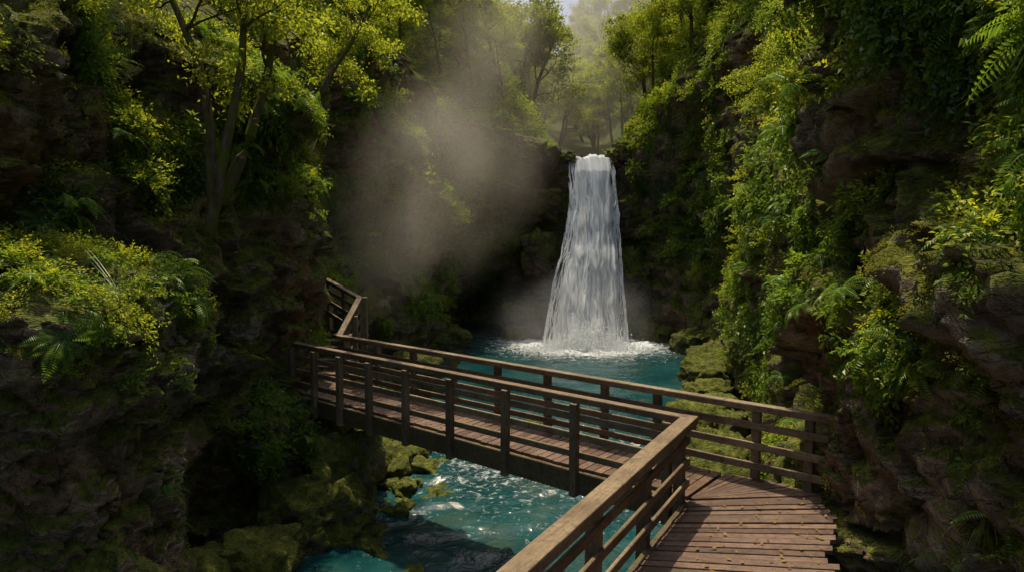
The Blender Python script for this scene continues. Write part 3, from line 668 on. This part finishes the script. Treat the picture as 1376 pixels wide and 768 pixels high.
obj('broadleaf_tree',TN[1],None,(6.9,12.0,9.2),(0,.2,3.3),(.9,.9,.9))
obj('broadleaf_tree',TN[0],None,(6.4,9.6,9.6),(0,.2,3.0),(.8,.8,.8))
obj('broadleaf_tree',TN[1],None,(8.2,19.5,7.6),(0,.1,2.6),(.8,.8,.8))
for (x,y,s_) in [(-7.5,21,.75),(-7,24.5,.8),(-9,23,.9),(-6.6,28,.7),(-8,31,.85),(-5.6,32,.5),(-5.6,35.5,.6),(-7.4,38,.85),(-4.2,40.5,.6),(-2.4,42.5,.7),(-5.5,44,.95),
 (-.5,43,.55),(-.8,46,.85),(.4,49,.9),(-9.5,18,.8),(-9,14,.7),(-10,10,.7),
 (8.4,41,.6),(9.8,38.5,.7),(10.8,35.5,.65),(11.6,32,.7),(12.4,28.5,.75),(11.8,25,.7),(10.8,22,.65),(13.5,36,.95),(14.5,31,.95),(10.5,43,.9),(13.5,26,.9),(8.6,44.5,.8),(9.8,18,.6),(9.4,14,.6)]:
    plant(TM[int(rng.integers(3))],x,y,s_,rng.uniform(0,6.28))
pp=[]
while len(pp)<420:
    x=rng.uniform(-50,55); y=rng.uniform(48,150); xcc=3.5+.04*(y-44)+3*math.sin((y-44)*.05)
    if (abs(x-xcc)<3.4 and y<64) or abs(x-xcc)>6+.5*y*.8: continue
    j=int(np.clip(np.searchsorted(hy,y),0,129)); i=int(np.clip(np.searchsorted(hx,x),0,149)); pp.append((x,y,HZ[j,i]-.3))
pp=np.array(pp)
for k in range(3):
    q=pp[k::3]; instancer('distant_forest',q,np.tile([0,0,1.],(len(q),1))+rng.normal(size=(len(q),3))*.05,rng.uniform(.7,1.2,len(q)),TM[k])

# ---------------------------------------------------------------- mist
def vol(name,loc,sc,dens,aniso,col,soft=True,nscale=.35,rot=(0,0,0),step=8,pw=1.2):
    t=NT(name); v=t.n('ShaderNodeVolumeScatter'); v.inputs['Color'].default_value=(*col,1); v.inputs['Anisotropy'].default_value=aniso; v.inputs['Density'].default_value=dens
    if soft:
        tc=t.n('ShaderNodeTexCoord'); ln=t.n('ShaderNodeVectorMath',operation='LENGTH'); t.l(tc.outputs['Object'],ln.inputs[0])
        fall=t.math('SUBTRACT',1.0,ln.outputs['Value'],True); geo=t.n('ShaderNodeNewGeometry')
        nn=t.noise(geo.outputs['Position'],nscale,1,.5); nn=t.math('MULTIPLY',t.math('SUBTRACT',nn,.34,True),4.0)
        t.l(t.math('MULTIPLY',t.math('MULTIPLY',t.math('POWER',fall,pw),nn),dens),v.inputs['Density'])
    t.l(v.outputs[0],t.out.inputs['Volume'])
    try: t.m.cycles.volume_step_rate=step
    except Exception: pass
    import bmesh
    bm=bmesh.new()
    if soft: bmesh.ops.create_icosphere(bm,subdivisions=4,radius=1)
    else: bmesh.ops.create_cube(bm,size=2)
    me=bpy.data.meshes.new(name); bm.to_mesh(me); bm.free(); me.materials.append(t.m)
    return obj(name,me,None,loc,rot,sc)
vol('haze',(3,97,30),(60,50,38),.009,.2,(1,.96,.74),False)
vol('light_shaft_mist',(-2.4,23.5,8.6),(2.7,7,8.5),.17,.1,(1,.90,.74),True,.33,rot=(.2,.55,0),pw=1.6)  # sunbeam put into shape and tint: slanted warm ellipsoid of mist
vol('light_shaft_mist',(.2,29.5,8.6),(2.2,5,8.0),.08,.1,(1,.90,.74),True,.33,rot=(.2,.55,0),pw=1.7)  # second, slimmer light shaft, likewise modelled as tilted warm-tinted mist
vol('spray_mist',(3.2,33.0,1.0),(5.2,3.8,3.6),.2,.1,(.95,.98,1),True,.5,pw=1.5)

# ---------------------------------------------------------------- light
AZ,EL=R(-14),R(69)
Sv=Vector((math.sin(AZ)*math.cos(EL),math.cos(AZ)*math.cos(EL),math.sin(EL)))
sd=bpy.data.lights.new('sun','SUN'); sd.energy=5; sd.angle=R(.5); sd.color=(1,.87,.62)
so=bpy.data.objects.new('sun',sd); link(so); so.rotation_euler=Sv.to_track_quat('Z','Y').to_euler()
w=bpy.data.worlds.new('World'); scene.world=w; w.use_nodes=True; nt=w.node_tree; nt.nodes.clear()
sk=nt.nodes.new('ShaderNodeTexSky'); sk.sky_type='NISHITA'; sk.sun_disc=False; sk.sun_elevation=EL; sk.sun_rotation=AZ
sk.air_density=1.0; sk.dust_density=4.0; sk.ozone_density=.4
bg=nt.nodes.new('ShaderNodeBackground'); bg.inputs['Strength'].default_value=.15; ow=nt.nodes.new('ShaderNodeOutputWorld')
nt.links.new(sk.outputs[0],bg.inputs[0]); nt.links.new(bg.outputs[0],ow.inputs[0])

cd=bpy.data.cameras.new('camera'); cd.lens=24; cd.sensor_width=36; cd.clip_end=1000; cd.clip_start=.05
co=bpy.data.objects.new('camera',cd); link(co); co.location=(0,0,6); co.rotation_euler=(R(85),0,0); scene.camera=co
scene.view_settings.view_transform='Standard'; scene.view_settings.look='None'; scene.view_settings.exposure=0
